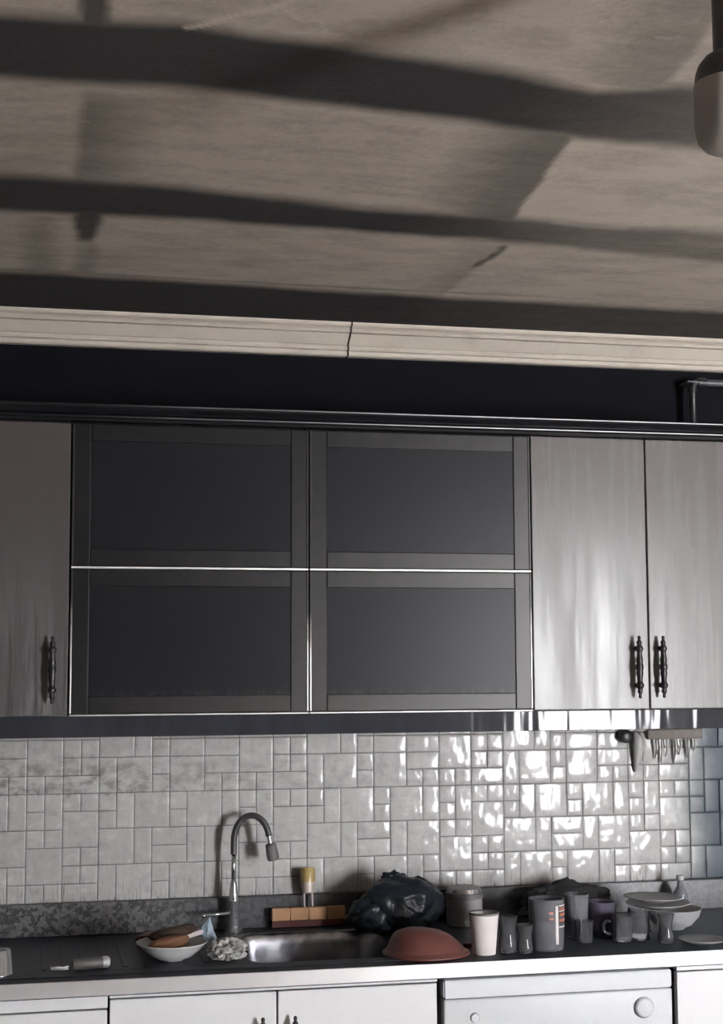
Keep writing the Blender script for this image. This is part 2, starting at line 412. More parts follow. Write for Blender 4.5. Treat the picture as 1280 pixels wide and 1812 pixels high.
# flaked paint lines
fl = np.zeros_like(XX)
def crack(pts, wd, amp):
    global fl
    for (x0, y0), (x1, y1) in zip(pts, pts[1:]):
        L = (x1-x0)**2 + (y1-y0)**2
        t = np.clip(((XX-x0)*(x1-x0) + (YY-y0)*(y1-y0))/L, 0, 1)
        d = np.hypot(XX-x0-t*(x1-x0), YY-y0-t*(y1-y0))
        fl = np.maximum(fl, amp*(1-sstep(wd*.3, wd, d)))
crack([(.71, -2.00), (.74, -2.02), (.775, -2.06), (.82, -2.09), (.86, -2.14)], .010, .55)
crack([(.84, -2.10), (.88, -2.06), (.905, -2.07), (.925, -2.02)], .007, .35)
crack([(.86, -1.58), (.90, -1.55), (.945, -1.57), (.95, -1.62)], .007, .22)
crack([(1.62, -1.13), (1.70, -1.115), (1.78, -1.12)], .022, .30)
for k in range(60):
    x, y = random.uniform(.5, 2.0), random.choice((random.uniform(-2.2, -2.0), random.uniform(-1.68, -1.25), random.uniform(-.9, -.5)))
    crack([(x, y), (x+random.uniform(-.03, .03), y+random.uniform(-.02, .02))], .006, random.uniform(.08, .25))
ny, nx = XX.shape
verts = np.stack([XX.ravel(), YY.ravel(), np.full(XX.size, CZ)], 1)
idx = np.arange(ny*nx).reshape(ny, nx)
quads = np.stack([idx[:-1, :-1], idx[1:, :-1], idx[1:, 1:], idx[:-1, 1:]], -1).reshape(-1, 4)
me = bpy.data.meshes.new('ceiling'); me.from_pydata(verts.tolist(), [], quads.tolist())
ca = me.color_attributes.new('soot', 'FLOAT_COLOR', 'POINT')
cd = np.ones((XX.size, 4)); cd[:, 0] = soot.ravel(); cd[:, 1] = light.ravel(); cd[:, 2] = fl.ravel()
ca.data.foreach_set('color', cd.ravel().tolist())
me.materials.append(MAT['ceiling'])
ceil = bpy.data.objects.new('ceiling', me); C.objects.link(ceil); ceil['kind'] = 'structure'
bm = B(); box(bm, RX0-.12, RX1+.12, RY-.15, .12, CZ+.002, CZ+.1); struct('ceiling_slab', bm, 'roomwall')

# plaster cornice, two lengths meeting at an open joint
def cornice(name, x0, x1):
    prof = [(.012, 2.502), (-.013, 2.502), (-.018, 2.506), (-.018, 2.513), (-.011, 2.515), (-.011, 2.517), (-.021, 2.519), (-.024, 2.524), (-.022, 2.530), (-.013, 2.533)]
    prof += [(-.017-.034*t, 2.535+.025*t) for t in (.0, .25, .5, .75, 1.)]
    prof += [(-.047, 2.562), (-.058, 2.563), (-.063, 2.568), (-.060, 2.573), (-.056, 2.575), (-.060, 2.577), (-.070, 2.579), (-.074, 2.584), (-.074, CZ-.001), (.012, CZ-.001)]
    bm = B(); prism_x(bm, prof, x0, x1); struct(name, bm, 'cornice')
cornice('trim_1', RX0, 1.383); cornice('trim_2', 1.388, RX1)

# ------------------------------------------------------------------ backsplash
U = .04796; TX0 = .50073; ZS = 1.27194
up = [(0,-3,2,2),(2,-3,1,1),(3,-3,1,1),(2,-2,1,1),(3,-2,1,1),(2,-1,2,1),(4,-4,2,2),(6,-4,1,2),(4,-2,1,2),(5,-2,2,2),(7,-3,1,1),(7,-2,1,1),(7,-1,1,1),(8,-3,2,1),(8,-2,2,2),(10,-3,2,1),(10,-2,2,1),(10,-1,1,1),(11,-1,1,1),(0,-1,1,1),(1,-1,1,1),(0,-4,2,1),(2,-4,2,1),(7,-4,1,1),(8,-4,2,1),(10,-4,2,1)]
lo = [(0,0,1,1),(0,1,1,1),(1,0,1,2),(2,0,1,1),(3,0,1,1),(2,1,2,2),(4,0,1,1),(4,1,1,1),(5,0,1,2),(6,0,2,2),(8,0,1,1),(8,1,1,1),(9,0,2,2),(11,0,1,2),(0,2,1,1),(1,2,1,1),(0,3,2,2),(0,5,1,1),(1,5,1,1),(2,3,1,1),(3,3,1,1),(2,4,1,1),(3,4,1,1),(2,5,2,1),(4,2,2,2),(6,2,1,2),(7,2,2,1),(7,3,2,1),(9,2,1,2),(10,2,2,2),(4,4,1,2),(5,4,2,2),(7,4,1,1),(7,5,1,1),(8,4,2,2),(10,4,1,2),(11,4,1,1),(11,5,1,1)]
bm = B(); rt = random.Random(3)
def pillow(x0, x1, z0, z1):
    e = min(.004, (x1-x0)*.2); n = 4
    ts = [0, e*.35, e] ; 
    def axis(a, b):
        m = [a+t for t in ts] + [a+e+(b-a-2*e)*k/n for k in range(1, n)] + [b-t for t in reversed(ts)]
        return m
    ax, az = axis(x0, x1), axis(z0, z1)
    tx, tz = rt.uniform(-.010, .010), rt.uniform(-.008, .008); dome = rt.uniform(.0001, .0007)*(1 if (x1-x0)*(z1-z0) > .004 else 1.6)
    cx, cz = (x0+x1)/2, (z0+z1)/2
    g = []
    for z in az:
        row = []
        for x in ax:
            de = min(x-x0, x1-x, z-z0, z1-z)
            ed = .0012*(1-math.sqrt(max(0., 1-(1-min(1, de/e))**2)))
            q = ((x-cx)/(x1-x0)*2)**2 + ((z-cz)/(z1-z0)*2)**2
            row.append(bm.verts.new((x, ed + dome*q + tx*(x-cx) + tz*(z-cz), z)))
        g.append(row)
    for a, b in zip(g, g[1:]):
        for i in range(len(a)-1): bm.faces.new((a[i], a[i+1], b[i+1], b[i]))
gp = .00055
for k in range(-2, 7):
    for c, r, a, b in up + lo:
        x0 = TX0 + (c+12*k)*U; x1 = x0 + a*U; z1 = ZS - r*U; z0 = z1 - b*U
        if x1 < -.6 or x0 > 3.2: continue
        pillow(x0+gp, x1-gp, z0+gp, z1-gp)
struct('wall_backsplash', bm, 'tile', smooth=True)
bm = B(); box(bm, -.6, 3.2, .0042, .0119, .88, 1.47); struct('wall_grout', bm, 'grout')

# ------------------------------------------------------------------ wall cabinets
YU = -.35
ZB, ZM, ZT = 1.4935, 1.865, 2.2345
def spindle(parent, x, y, zc, L=.168):
    """turned bar handle standing off a door, with two posts"""
    bm = B(); h = L/2
    half = [(.0, h), (.0022, h-.001), (.0032, h-.006), (.0022, h-.011), (.0038, h-.014), (.0052, h-.019), (.0038, h-.024), (.0062, h-.029), (.0078, h-.034), (.006, h-.040),
            (.0045, h-.046), (.0052, h-.056), (.0068, h-.066), (.0055, h-.074), (.0074, h-.080)]
    prof = half + [(r, -z) for r, z in reversed(half)]
    lathe(bm, [(r*1.45, z) for r, z in prof], 16, x, y-.026, zc)
    for s in (-1, 1): tube(bm, [(x, y, zc+s*(h-.034)), (x, y-.026, zc+s*(h-.034))], .0055, 10)
    return obj('handle', bm, 'dark_bronze_handle', parent, smooth=True)
def carcass(root, x0, x1, z0, z1, y0, y1, mat='carcass_grey'):
    bm = B(); t = .016; e = .0008
    box(bm, x0+e, x0+t, y0, y1, z0, z1); box(bm, x1-t, x1-e, y0, y1, z0, z1)
    box(bm, x0+t, x1-t, y0, y1, z0, z0+t); box(bm, x0+t, x1-t, y0, y1, z1-t, z1)
    box(bm, x0+t, x1-t, y1-.008, y1, z0+t, z1-t); box(bm, x0+t, x1-t, y0+.02, y1-.01, (z0+z1)/2, (z0+z1)/2+t)
    return obj('carcass', bm, mat, root)
def wall_door_cabinet(xs, mat, label, hands):
    root = thing('wall_cabinet', label, 'cabinet', (0, 0, 0))
    carcass(root, xs[0], xs[-1], ZB, ZT, -.328, -.002)
    for (a, b), hx in zip(zip(xs, xs[1:]), hands):
        bm = B(); box(bm, a+.0018, b-.0018, YU, -.331, ZB+.001, ZT-.002, .0022)
        d = obj('door', bm, mat, root)
        if hx is not None: spindle(d, hx, YU, 1.608)
    return root
wall_door_cabinet([-.05, .5965], 'heavily_smoked_door', 'grey wall cabinet at far left with heavy soot streaks and one dark handle', [.556])
wall_door_cabinet([1.818, 2.1505, 2.4835], 'smoked_grey_door', 'pale grey two-door wall cabinet to the right of the dark glass doors', [2.1115, 2.181])
def glass_cabinet(x0, x1, label):
    root = thing('glass_wall_cabinet', label, 'cabinet', (0, 0, 0))
    carcass(root, x0, x1, ZB, ZT, -.328, -.002)
    for z0, z1 in ((ZB+.004, ZM-.0035), (ZM+.0035, ZT-.003)):
        a, b = x0+.003, x1-.003; wd = .044
        bm = B()
        box(bm, a, a+wd, YU, -.331, z0, z1, .0025); box(bm, b-wd, b, YU, -.331, z0, z1, .0025)
        box(bm, a+wd, b-wd, YU, -.331, z0, z0+wd, .0025); box(bm, a+wd, b-wd, YU, -.331, z1-wd, z1, .0025)
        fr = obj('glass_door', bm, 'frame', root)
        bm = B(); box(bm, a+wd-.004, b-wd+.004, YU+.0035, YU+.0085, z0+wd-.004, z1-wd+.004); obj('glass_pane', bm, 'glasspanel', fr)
        for x in (a, b):
            bm = B(); box(bm, x-.0022, x+.0022, YU-.0025, -.335, z0+.002, z1-.002, .001); obj('edge_strip', bm, 'edge_v', fr)
    bm = B(); box(bm, x0+.001, x1-.001, YU-.004, -.332, ZM-.0028, ZM+.0028, .001); obj('rail', bm, 'bare_aluminium', root)
    bm = B(); box(bm, x0+.001, x1-.001, YU-.003, -.332, ZB-.001, ZB+.0025, .0008); obj('rail', bm, 'bare_aluminium', root)
    return root
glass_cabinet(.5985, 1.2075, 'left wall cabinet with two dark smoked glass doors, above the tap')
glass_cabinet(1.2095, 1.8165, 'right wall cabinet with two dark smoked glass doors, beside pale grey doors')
bm = B()
prof = [(-.33, ZT+.0008), (-.352, ZT+.0008), (-.357, ZT+.004), (-.357, ZT+.009), (-.362, ZT+.0115), (-.364, ZT+.0155), (-.361, ZT+.019), (-.366, ZT+.022), (-.374, ZT+.030), (-.383, ZT+.035), (-.385, ZT+.039), (-.383, ZT+.044), (-.33, ZT+.044)]
prism_x(bm, prof, -.05, 2.4835)
single('cabinet_cornice', bm, 'blacktrim', 'glossy black stepped trim along the tops of the wall cabinets', 'trim', ang=40)
cc = bpy.data.objects['cabinet_cornice']
for y, z in ((-.3862, ZT+.0405), (-.3645, ZT+.0145)):
    bm = B(); tube(bm, [(-.05, y, z), (1.2, y, z), (2.4835, y, z)], .0019, 10); obj('bead', bm, 'edge_h', cc, smooth=True, ang=60)  # thin beads added to carry the painted bright lines
bm = B(); box(bm, -.05, 2.4835, -.338, -.318, 1.4395, ZB-.0015, .0012)
single('light_pelmet', bm, 'pelmet', 'glossy dark strip under the wall cabinets above the tiles', 'pelmet')
bm = B(); box(bm, -.05, 2.4835, -.316, -.003, ZB-.014, ZB-.0005); single('underside_board', bm, 'carcass_grey', 'grey board behind the dark strip under the wall cabinets', 'board')

# ------------------------------------------------------------------ worktop, sink
YC = -.62; ZC = .9
S1 = (1.035, 1.44, -.52, -.115); S0 = (-.10, .375, -.52, -.115)      # bowls
wt = thing('worktop', 'long soot-darkened granite worktop with bright steel front edge', 'worktop', (0, 0, 0))
bm = B(); zt0 = ZC-.036
hx0, hx1, hy0, hy1 = -.12, 1.462, -.548, -.092
for a in ((-.6, 3.2, YC+.004, hy0), (-.6, 3.2, hy1, -.0005), (-.6, hx0, hy0, hy1), (hx1, 3.2, hy0, hy1)):
    box(bm, a[0], a[1], a[2], a[3], zt0, ZC)
obj('slab', bm, 'worktop', wt)
bm = B(); box(bm, -.6, 3.2, YC-.001, YC+.0035, ZC-.0335, ZC+.0015, .0012); obj('steel_edge', bm, 'steel', wt)
bm = B(); box(bm, -.6, 3.2, -.0215, -.0015, ZC+.0003, .9845, .0015); obj('upstand', bm, 'granite', wt)
sk = thing('sink', 'double-bowl stainless steel sink let into the dark worktop', 'sink', (0, 0, 0))
bm = B()
ya, yb = -.563, -.075; xa, xb = -.15, 1.49
# flange sheet around the bowls plus drainer between
def sheet(x0, x1, y0, y1): box(bm, x0, x1, y0, y1, ZC+.0004, ZC+.0032, .0008)
sheet(xa, xb, ya, S1[2]); sheet(xa, xb, S1[3], yb); sheet(xa, S0[0], S1[2], S1[3]); sheet(S0[1], S1[0], S1[2], S1[3]); sheet(S1[1], xb, S1[2], S1[3])
for k in range(9):
    x = .54+.048*k; box(bm, x, x+.012, -.49, -.15, ZC+.003, ZC+.0052, .001)
obj('rim', bm, 'worktop', sk)
def bowl(S):
    bm = B(); L = []
    for ins, z, r in ((-.0005, ZC+.0026, .062), (.004, ZC+.0005, .062), (.008, ZC-.006, .060), (.012, ZC-.03, .058), (.018, ZC-.12, .055), (.026, ZC-.145, .05), (.06, ZC-.155, .04)):
        L.append([(x, y, z) for x, y in rrect(S[0]+ins, S[1]-ins, S[2]+ins, S[3]-ins, r)])
    loft(bm, L)
    # corner fillers keep the rim closed round the bowl corners
    out = rrect(S[0]-.001, S[1]+.001, S[2]-.001, S[3]+.001, .0012); inn = rrect(S[0]-.0005, S[1]+.0005, S[2]-.0005, S[3]+.0005, .062)
    a = [bm.verts.new((x, y, ZC+.0029)) for x, y in out]; b = [bm.verts.new((x, y, ZC+.0027)) for x, y in inn]
    for i in range(len(a)): bm.faces.new((a[i], a[(i+1) % len(a)], b[(i+1) % len(a)], b[i]))
    bw = obj('bowl', bm, 'sinksteel', sk, smooth=True, ang=50)
    bm = B(); lathe(bm, [(0, .001), (.012, .001), (.014, .004), (.036, .004), (.040, .001), (.040, -.002)], 28, (S[0]+S[1])/2, (S[2]+S[3])/2, ZC-.1545); obj('drain', bm, 'chrome', bw, smooth=True)
bowl(S0); bowl(S1)

# ------------------------------------------------------------------ tap
tp = thing('kitchen_tap', 'tall chrome tap with black arched hose spout behind the sink', 'tap', (1.053, -.068, ZC+.0034), 0)
bm = B(); lathe(bm, [(0, 0), (.024, 0), (.024, .004), (.0135, .008), (.0128, .075), (.0140, .078), (.0140, .082), (.0128, .085), (.0118, .100), (.0086, .128), (.0072, .132), (0, .132)], 28); obj('body', bm, 'chrome', tp, smooth=True, ang=40)
bm = B(); tube(bm, [(-.008, -.004, .048), (-.045, -.012, .047), (-.082, -.020, .046)], [.0055, .004, .005], 12)
bmesh.ops.create_uvsphere(bm, u_segments=14, v_segments=10, radius=.0065, matrix=Matrix.Translation((-.083, -.020, .046))); obj('lever', bm, 'chrome', tp, smooth=True)
bm = B(); tube(bm, [(0, 0, .13), (0, 0, .17), (.0005, 0, .205)], .0062, 14); obj('riser', bm, 'chrome', tp, smooth=True)
R_ = .048; dx, dy = .985, -.17
pts = [(0, 0, .203), (0, 0, .226)]
for k in range(0, 19):
    a = PI - (PI*.94)*k/18
    h = R_ + R_*math.cos(a); pts.append((h*dx, h*dy, .238 + R_*1.42*math.sin(a)))
bm = B(); tube(bm, pts, .0088, 16); obj('hose', bm, 'black_rubber_hose', tp, smooth=True, ang=50)
ex = Vector(pts[-1]); tdir = (Vector(pts[-1]) - Vector(pts[-2])).normalized()
bm = B(); tube(bm, [ex - tdir*.004, ex + tdir*.022], .0066, 14); obj('collar', bm, 'chrome', tp, smooth=True, ang=50)
bm = B(); tube(bm, [ex + tdir*.020, ex + tdir*.024, ex + tdir*.050, ex + tdir*.062, ex+tdir*.066], [.011, .0145, .0165, .0160, .0135], 18); obj('spray_head', bm, 'grey_plastic', tp, smooth=True, ang=50)

# ------------------------------------------------------------------ base units
YB = -.60
def base_cabinet(xs, ztop, mat, label, hands, handle=True):
    root = thing('base_cabinet', label, 'cabinet', (0, 0, 0))
    carcass(root, xs[0], xs[-1], .1, .7, -.575, -.03, 'white_lacquer')
    bm = B(); box(bm, xs[0]+.001, xs[-1]-.001, YB+.001, -.578, ztop+.0035, zt0-.0015, .0008); obj('top_rail', bm, mat, root)
    bm = B(); box(bm, xs[0]+.002, xs[-1]-.002, -.53, -.51, 0.0005, .1); obj('plinth', bm, 'carcass_grey', root)
    for (a, b), hx in zip(zip(xs, xs[1:]), hands):
        bm = B(); box(bm, a+.0018, b-.0018, YB, -.579, .105, ztop, .002); d = obj('door', bm, mat, root)
        if hx is not None: spindle(d, hx, YB, .715)
    return root
base_cabinet([-.25, .690], .830, 'white_lacquer', 'white base cabinet at far left with the lower door line', [None])
base_cabinet([.692, 1.085, 1.4775], .8515, 'white_lacquer', 'white two-door base cabinet under the sink with dark handles', [1.047, 1.1235])
base_cabinet([2.097, 2.60], .8475, 'white_lacquer', 'white base cabinet right of the dishwasher', [None])
dw = thing('dishwasher', 'white dishwasher under the worktop with one round dial', 'dishwasher', (1.787, -.30, 0))
bm = B(); box(bm, -.293, .293, -.27, .27, .06, .852, .004); obj('casing', bm, 'white_enamel', dw)
bm = B()
pr = [(-.262, .8135), (-.3045, .8135), (-.3055, .8145), (-.3055, .850), (-.303, .8565), (-.299, .8580), (-.262, .8580)]
prism_x(bm, pr, -.296, .296); bmesh.ops.bevel(bm, geom=[e for e in bm.edges if abs(e.verts[0].co.x - e.verts[1].co.x) < 1e-6], offset=.004, segments=2, affect='EDGES'); obj('top_panel', bm, 'white_enamel', dw, ang=40)
bm = B(); box(bm, -.296, .296, -.306, -.272, .70, .8115, .005, 3); cp = obj('control_panel', bm, 'white_enamel', dw, ang=40)
bm = B(); tube(bm, [(.2185, -.304, .7685), (.2185, -.310, .7685), (.2185, -.315, .7685), (.2185, -.317, .7685)], [.0255, .0255, .0215, .0185], 28); obj('dial', bm, 'white_enamel', cp, smooth=True, ang=40)
bm = B(); tube(bm, [(-.2185, -.304, .767), (-.2185, -.310, .767), (-.2185, -.312, .767)], [.012, .0115, .010], 20); obj('button', bm, 'white_enamel', cp, smooth=True, ang=40)
bm = B(); box(bm, -.296, .296, -.302, -.272, .12, .697, .005, 3); obj('door', bm, 'white_enamel', dw, ang=40)
bm = B(); box(bm, -.28, .28, -.22, .2, .0005, .0615); obj('plinth', bm, 'black_plastic', dw)

# ------------------------------------------------------------------ lamp and pipe
lb = thing('ceiling_lamp', 'large unlit bulb lamp with black cap hanging from the ceiling', 'lamp', (1.367, -2.490, CZ))
kk = .868; zo = -.313 + .215*kk
def LP(p): return [(r*kk, zo + z*kk) for r, z in p]
bm = B(); lathe(bm, [(0, -.0005), (.045, -.0005), (.045, -.012), (.027, -.016)] + LP([(.030, -.062), (.033, -.066), (0, -.066)]), 36); obj('socket', bm, 'black_plastic', lb, smooth=True, ang=40)
bm = B(); lathe(bm, LP([(.0, -.062), (.033, -.064), (.044, -.070), (.053, -.082), (.0575, -.096), (.059, -.112), (0, -.112)]), 40); obj('cap', bm, 'black_plastic', lb, smooth=True, ang=40)
bm = B(); lathe(bm, LP([(.0, -.111), (.0600, -.111), (.0605, -.114), (.0600, -.150), (.0590, -.180), (.0555, -.196), (.046, -.207), (.03, -.213), (0, -.215)]), 40); obj('diffuser', bm, 'milky_diffuser', lb, smooth=True, ang=40)
bm = B()
pts = [(2.475, -.045, 2.458), (2.462, -.045, 2.458)] + [(2.458-.018*math.sin(a), -.045, 2.440+.018*math.cos(a)) for a in (.3, .7, 1.1, PI/2)] + [(2.44, -.045, 2.2795)]
tube(bm, pts, .0105, 14)
pp = thing('gas_pipe', 'thin grey pipe with an elbow on the blackened wall above the right cabinet', 'pipe', (2.44, -.045, 2.2795))
o = obj('sooty_pipe', bm, 'black_plastic', pp, smooth=True); o.location = (-2.44, .045, -2.2795)
bm = B(); tube(bm, [(.030, 0, .1785), (.5, 0, .1785), (.76, 0, .1785)], .0105, 14); obj('pale_pipe', bm, 'pipe_grey', pp, smooth=True, ang=40)
bm = B(); tube(bm, [(.016, 0, .1785), (.044, 0, .1785)], .0145, 14); tube(bm, [(0, 0, .145), (0, 0, .166)], .0145, 14); obj('elbow', bm, 'black_plastic', pp, smooth=True, ang=40)
bm = B(); box(bm, -.02, .02, -.012, .052, .176, .181); 
obj('bracket', bm, 'pipe_grey', pp)

# heat-damaged strip fitting on the tiles below the right cabinet
sl = thing('strip_fitting', 'heat-melted strip fitting on tiles below the pale grey cabinet', 'fitting', (2.34, -.012, 1.40))
bm = B(); box(bm, -.055, .118, -.004, .010, -.008, .020, .003)
for v in bm.verts: v.co += Vector((0, 0, .006*noise.noise((v.co.x*30, 0, 0))))
obj('body', bm, 'scorched_brown_plastic', sl)
bm = B(); tube(bm, [(-.127, .010, .004), (-.127, -.016, .004), (-.127, -.020, .004)], [.019, .019, .014], 22); obj('end_cap', bm, 'black_plastic', sl, smooth=True, ang=40)
bm = B()
tube(bm, [(-.098, -.003, .014), (-.088, -.005, -.004), (-.086, -.004, -.030), (-.090, .001, -.065), (-.094, .006, -.10)], [.007, .015, .017, .011, .003], 12)
tube(bm, [(-.075, -.003, .012), (-.070, -.004, -.02), (-.070, .003, -.07)], [.008, .008, .002], 10)
for x, l in ((-.03, .05), (-.012, .062), (.003, .045), (.03, .058), (.046, .04), (.07, .05), (.092, .03)):
    tube(bm, [(x, -.006, -.008), (x+.002, -.005, -.008-l*.5), (x, .006, -.012-l)], [.005, .004, .0015], 8)
obj('melted_drips', bm, 'melted_white_plastic', sl, smooth=True)

# ------------------------------------------------------------------ things on the worktop: left
Z = ZC + .0034
sq = thing('squeegee', 'orange squeegee standing on its blade against the granite upstand', 'squeegee', (1.262, -.046, Z))
bm = B()
for k in range(4):
    x = -.103 + .0515*k; box(bm, x+.0008, x+.0507, -.012, .010, .018, .052, .002)
box(bm, -.100, .100, -.010, .008, .028, .050)
obj('bar', bm, 'orange_plastic', sq)
bm = B(); box(bm, -.10, .10, -.004, .003, 0., .022); obj('blade', bm, 'red_rubber', sq)
bm = B(); tube(bm, [(-.010, .0, .05), (-.010, .006, .095)], .0035, 8); tube(bm, [(.012, .0, .05), (.012, .006, .095)], .0035, 8)
tube(bm, [(.001, .003, .088), (.001, .007, .105), (.001, .009, .12)], [.015, .0185, .0195], 18); obj('fork', bm, 'dull_clear_plastic', sq, smooth=True, ang=50)
bm = B(); tube(bm, [(.001, .009, .118), (.001, .012, .150), (.001, .013, .153)], [.021, .0215, .019], 20); obj('socket', bm, 'olive_plastic', sq, smooth=True, ang=50)

ds = thing('dish', 'white dish with a bread roll, left of the sink', 'dish', (.852, -.425, Z))
bm = B(); lathe(bm, [(0, .003), (.035, .003), (.050, .008), (.070, .024), (.086, .040), (.088, .041), (.087, .043), (.084, .042), (.066, .028), (.048, .013), (.033, .008), (0, .008)][::1], 48); obj('body', bm, 'white_porcelain', ds, smooth=True)
bm = B(); lathe(bm, [(0, 0), (.032, 0), (.034, .004), (0, .004)], 36); obj('foot', bm, 'white_porcelain', ds, smooth=True, ang=40)
bm = B(); blob(bm, (0, 0, 0), (.050, .022, .017), .16, 2.2, 4.2)
single('bread_roll', bm, 'bread_crust', 'long brown bread roll lying on the white dish', 'bread', (.846, -.435, Z+.042), smooth=True).rotation_euler = (0, -.12, .06)
bm = B(); blob(bm, (0, 0, 0), (.062, .018, .015), .2, 2.2, 9.2)
single('burnt_bread', bm, 'burnt_crust', 'dark burnt piece of bread behind the brown roll', 'bread', (.862, -.378, Z+.056), smooth=True).rotation_euler = (0, -.16, .05)
wr = thing('wrapper', 'maroon and pale crumpled wrapper behind the white dish', 'wrapper', (.815, -.255, Z))
bm = B(); blob(bm, (0, 0, .018), (.034, .03, .022), .35, 2.4, 2.2, 4, -.017, True); obj('film', bm, 'maroon_wrapper', wr, smooth=True)
bm = B(); blob(bm, (.003, -.018, .036), (.027, .008, .006), .5, 3., 5.1, 3); blob(bm, (.034, -.006, .043), (.010, .007, .008), .4, 3., 7.1, 3); obj('torn_edge', bm, 'pale_wrapper', wr, smooth=True)
def sheetcrumple(name, mat, label, cat, loc, s, amp, seed, ridge=True, rz=0.):
    bm = B(); blob(bm, (0, 0, s[2]*.8), s, amp, 2.6, seed, 4, -s[2]*.78, ridge); o = single(name, bm, mat, label, cat, loc, smooth=False); o.rotation_euler = (0, 0, rz); return o
sheetcrumple('plastic_wrap', 'cling', 'crumpled clear plastic wrap right of the white dish', 'plastic', (.985, -.452, Z), (.044, .034, .026), .5, 3.3)
bm = B()
a = [bm.verts.new(p) for p in ((-.026, 0, 0), (-.010, -.016, .002), (.020, -.012, .0), (.028, .004, .004), (.004, .012, .0), (-.016, .002, .030), (.000, -.008, .036), (.017, -.002, .030), (.008, .008, .034), (.006, .002, .062))]
for q in ((0,1,5),(1,6,5),(1,2,6),(2,7,6),(2,3,7),(3,8,7),(3,4,8),(4,5,8),(4,0,5),(5,6,9),(6,7,9),(7,8,9),(8,5,9),(0,4,3,2,1)): bm.faces.new([a[i] for i in q])
bmesh.ops.subdivide_edges(bm, edges=bm.edges[:], cuts=3, use_grid_fill=True)
for v in bm.verts:
    if v.co.z > .004: v.co += noise.noise_vector(v.co*70)*.004
single('wrapping_peak', bm, 'pale_blue_wrap', 'pale blue crumpled wrapping standing up in a peak beside the dish', 'wrapping', (.946, -.366, Z+.026), smooth=False)
bm = B(); box(bm, -.026, .022, -.006, .006, -.006, .008, .002)
for v in bm.verts: v.co.z += v.co.x*.25 + .003*noise.noise(v.co*60)
single('paper_scrap', bm, 'pale_wrapper', 'pale paper scrap on the dish rim by the blue wrapping', 'paper', (.912, -.378, Z+.050))
tb = thing('tube', 'short grey tube lying near the front edge, far left', 'tube', (.655, -.500, Z), .22)
bm = B(); tube(bm, [(-.045, 0, .0145), (-.04, 0, .0145), (.0, 0, .0145), (.026, 0, .0145)], [.010, .0132, .0142, .0142], 20); obj('body', bm, 'grey_tube', tb, smooth=True, ang=40)
bm = B(); tube(bm, [(.026, 0, .0145), (.030, 0, .0145), (.040, 0, .0145), (.0435, 0, .0145)], [.0132, .0140, .0132, .0105], 20); obj('cap', bm, 'melted_white_plastic', tb, smooth=True, ang=40)
bm = B(); K = 14
ring = []
for i in range(K+1):
    a = PI*1.10 + PI*.72*i/K; wdt = .012*math.sin(PI*(i+.4)/(K+.8))
    ring.append([(.024*math.cos(a), .026*math.sin(a), .010+.004*math.cos(i)*.2), ((.024-wdt)*math.cos(a), (.026-wdt)*math.sin(a), .004), ((.024-wdt)*math.cos(a), (.026-wdt)*math.sin(a), .0005), (.024*math.cos(a), .026*math.sin(a), .0065)])
loft(bm, ring)
single('porcelain_shard', bm, 'white_porcelain', 'small white crescent shard left of the grey tube', 'shard', (.583, -.480, Z))

# ------------------------------------------------------------------ things on the worktop: middle and right
bg = thing('rubbish_bag', 'knotted black rubbish bag at the back right of the sink', 'bag', (1.500, -.165, Z), 0)
bm = B(); blob(bm, (0, 0, .062), (.112, .070, .078), .14, 1.6, 1.4, 5, -.058); blob(bm, (-.075, .0, .04), (.070, .055, .055), .25, 2.2, 5.5, 4, -.038)
for v in bm.verts: v.co += Vector((noise.noise(v.co*32+Vector((3, 1, 2))), noise.noise(v.co*32+Vector((9, 4, 2))), noise.noise(v.co*32)))*.0025
obj('liner', bm, 'bag', bg, smooth=True)
bm = B(); blob(bm, (-.022, .02, .136), (.030, .020, .016), .5, 2.4, 2.2, 4); tube(bm, [(.02, .02, .118), (.050, .015, .130), (.072, .01, .122)], [.012, .011, .006], 10); obj('knot', bm, 'bag', bg, smooth=True)
pt = thing('steel_pot', 'small steel pot with dark band between black bag and paper cup', 'pot', (1.690, -.11, ZC+.0005))
bm = B(); lathe(bm, [(0, 0), (.047, 0), (.050, .004), (.050, .072), (.051, .074), (.0495, .075), (.0485, .072), (.0485, .006), (0, .006)], 40); obj('body', bm, 'steel', pt, smooth=True, ang=50)
bm = B(); lathe(bm, [(.0502, .0735), (.0525, .0745), (.0525, .088), (.049, .0885), (.0485, .078)], 40); obj('band', bm, 'grey_plastic', pt, smooth=True, ang=50)
bm = B(); lathe(bm, [(.0, .086), (.044, .086), (.0495, .0895), (.0465, .100), (.03, .106), (0, .107)], 40); obj('lid', bm, 'chrome', pt, smooth=True, ang=50)
cl = thing('plastic_basin', 'slumped red-brown upturned plastic basin on the worktop front edge', 'basin', (1.478, -.492, ZC+.0005), .0)
bm = B(); K = 56; rings = []
prof = [(1.00, .002), (1.02, .005), (1.0, .009), (.97, .010), (.93, .016), (.84, .030), (.70, .046), (.52, .058), (.30, .064), (.0001, .066)]
for r, z in prof:
    rr = []
    for i in range(K):
        a = 2*PI*i/K; lift = (1-r)
        x = r*.104*math.cos(a) - .040*lift; y = r*.098*math.sin(a) + .012*lift
        zz_ = z*(1 - .10*math.sin(a)*r) + .003*noise.noise((x*20, y*20, 1))*lift*2
        rr.append((x, y, max(.0, zz_)))
    rings.append(rr)
loft(bm, rings); obj('shell', bm, 'terracotta_plastic', cl, smooth=True)
bm = B(); tube(bm, [(.106*math.cos(2*PI*i/K), .100*math.sin(2*PI*i/K), .0045) for i in range(K)] + [(.106, 0, .0045)], .004, 8, False); obj('rim', bm, 'terracotta_plastic', cl, smooth=True)
bm = B(); lathe(bm, [(0, .0), (.0105, .0), (.011, .002), (.011, .011), (.009, .0125), (0, .0125)], 20)
